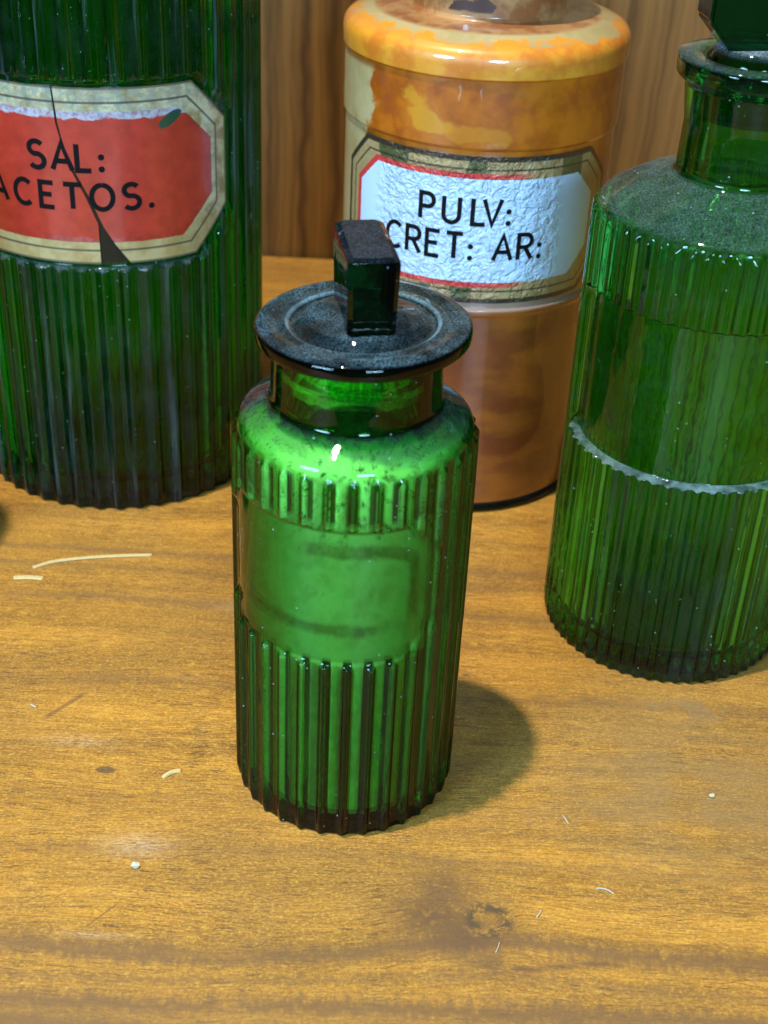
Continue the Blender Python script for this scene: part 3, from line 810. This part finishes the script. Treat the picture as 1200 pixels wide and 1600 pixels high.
lab2 = curved_patch('label', right_piece, LR, M_REDL, jar, 0.45, 1.6, U0, Z0)
lab2['label'] = 'right piece of the cracked red label, missing a wedge at the bottom'
# what the missing wedge shows: old brown glue on the glass
M_GLUE = plain('old_glue', (0.030, 0.022, 0.011), 0.6, 0.4, spec=0.08)
curved_patch('glue', [(-3, -28.3), (21, -28.3), (12.5, -14), (3, 28), (-3, 28)], LR - 0.12, M_GLUE, jar, 0.1, 1.6, U0, Z0)
curved_patch('lettering', stroke_polys('SAL:', 8.4, 1.65, 2.75, -10.8, 2.6, 1.06), LR, M_INK, lab, 0.52, 1.6, U0, Z0)
curved_patch('lettering', stroke_polys('ACETOS.', 8.0, 1.6, 3.3, -26.4, -10.0, 1.09), LR, M_INK, lab2, 0.52, 1.6, U0, Z0)

# orange jar
oj = thing('stained_jar', 'orange and cream stained jar with a white crackled label', 'jar', (26.3, 483.6, 0))
revolve('body', densify(fillet([(0, 2.5), (45.5, 2.5, .6), (46.3, 4.0, .5), (46.3, 77.5, .6), (47.1, 78.6, .4), (47.1, 80.2, .4), (46.2, 81.4, .3), (46.2, 134.5, .3), (47.0, 135.6, .5), (47.0, 156.6, .3), (47.7, 157.2, .4), (48.0, 165.2, 8.0), (37, 168.8, 9), (26.4, 169.4, 1.0), (25.6, 170.6, .8), (25.6, 186, 1), (29, 187.5, 1), (29, 192, 1.5), (0, 192)]), 3), 160, M_OR, oj)
revolve('base', fillet([(0, 0.6), (44, 0.4, .5), (46.9, 0.0, 1.0), (47.2, 2.2, .8), (46.0, 3.9, .4), (0, 3.6)]), 120, M_CLEAR, oj)
revolve('stopper', fillet([(0, 192.5), (31, 192.5, 1), (31, 198, 2), (12, 201, 3), (9, 207, 2), (13, 216, 5), (0, 221)]), 96, plain('cream_glaze', (0.6, 0.45, 0.22), 0.3, 0.2, 0.1, 0.8), oj)
OU, OZ, OR_ = -1.6, 108.0, 46.35
ol = curved_patch('label', octo(53.0, 25.0, 11.0), OR_, M_WHL, oj, 0.35, 1.6, OU, OZ)
curved_patch('lettering', stroke_polys('PULV:', 8.6, 1.45, 2.1, -18.1, 2.6), OR_, M_INK, ol, 0.42, 1.6, OU, OZ)
curved_patch('lettering', stroke_polys('CRET: AR:', 8.6, 1.45, 2.3, -30.4, -9.6), OR_, M_INK, ol, 0.42, 1.6, OU, OZ)


# ------------------------------------------------------------------ litter on the table
def strip(name, pts, wd, th, mat, label, cat, group=None):
    """thin blade or fibre lying on the table along pts (mm)"""
    for _ in range(2):     # round the bends off
        q = [pts[0]]
        for a, b in zip(pts, pts[1:]):
            q += [(a[0] * .75 + b[0] * .25, a[1] * .75 + b[1] * .25), (a[0] * .25 + b[0] * .75, a[1] * .25 + b[1] * .75)]
        pts = q + [pts[-1]]
    bm = bmesh.new(); rings = []
    for i, p in enumerate(pts):
        d = Vector(pts[min(i + 1, len(pts) - 1)]) - Vector(pts[max(i - 1, 0)]); d.normalize()
        n = Vector((-d.y, d.x)); f = 0.35 if i in (0, len(pts) - 1) else 1
        lift = 0.05 + 0.25 * math.sin(math.pi * i / (len(pts) - 1))
        rings.append([bm.verts.new(((p[0] + n.x * wd * f * a) * S, (p[1] + n.y * wd * f * a) * S, (lift + th * b) * S)) for a, b in ((-.5, 0), (.5, 0), (.35, 1), (-.35, 1))])
    for a, b in zip(rings, rings[1:]):
        for k_ in range(4):
            bm.faces.new((a[k_], a[(k_ + 1) % 4], b[(k_ + 1) % 4], b[k_]))
    bm.faces.new(rings[0][::-1]); bm.faces.new(rings[-1])
    bmesh.ops.recalc_face_normals(bm, faces=bm.faces[:])
    me = bpy.data.meshes.new(name); bm.to_mesh(me); bm.free()
    return tag(link(name, me, mat, None, True, 40), label, cat, group)


def crumb(loc, r, label, seed):
    rnd = random.Random(seed); bm = bmesh.new()
    bmesh.ops.create_icosphere(bm, subdivisions=2, radius=r * S)
    for v in bm.verts:
        v.co *= rnd.uniform(.72, 1.15); v.co.z *= .8; v.co.y *= .85
    zmin = min(v.co.z for v in bm.verts)
    for v in bm.verts:
        v.co += Vector((loc[0] * S, loc[1] * S, -zmin + 0.00002))
    me = bpy.data.meshes.new('crumb'); bm.to_mesh(me); bm.free()
    return tag(link('crumb', me, M_CRUMB, None, False), label, 'crumb', 'crumbs on the table')


strip('straw', [(-117.5, 388.5), (-112, 392.5), (-103, 395.2), (-92, 397.6), (-79, 399.6)], 1.3, 0.4, M_STRAW, 'long pale straw lying on the wood below the red label jar', 'straw', 'straw bits')
strip('straw', [(-122.5, 382.0), (-117, 382.6), (-112.5, 382.4)], 1.8, 0.5, M_STRAW, 'short pale straw just below the left end of the long straw', 'straw', 'straw bits')
strip('straw', [(-58.0, 290.3), (-56, 292.6), (-53.4, 293.6)], 1.3, 0.5, M_STRAW, 'pale splinter left of the small bottle foot', 'straw', 'straw bits')
crumb((-59.7, 257.0), 1.15, 'pale rounded crumb on the wood below the whitish worn patch', 3)
crumb((95.7, 293.5), 0.85, 'tiny pale crumb below the large clear bottle, out in the open', 8)
strip('lint', [(59.6, 257.4), (62.0, 257.2), (64.0, 255.8)], 0.33, 0.3, M_FIB, 'curved white lint fibre right of the knot', 'lint', 'lint fibres')
strip('lint', [(53.0, 283.4), (53.6, 281.6), (54.3, 280.2)], 0.28, 0.3, M_FIB, 'short white lint fibre to the right of the small bottle shadow', 'lint', 'lint fibres')
strip('lint', [(43.4, 246.6), (44.3, 247.8), (44.9, 249.4)], 0.32, 0.3, M_FIB, 'tiny white lint fibre just right of the knot', 'lint', 'lint fibres')
strip('lint', [(32.6, 234.8), (33.4, 236.6), (33.7, 238.3)], 0.26, 0.3, M_FIB, 'thin white lint fibre just below the knot', 'lint', 'lint fibres')
strip('lint', [(-101.6, 318.6), (-100.6, 317.8), (-99.6, 317.4)], 0.5, 0.3, M_FIB, 'white lint fleck on the open wood far left', 'lint', 'lint fibres')
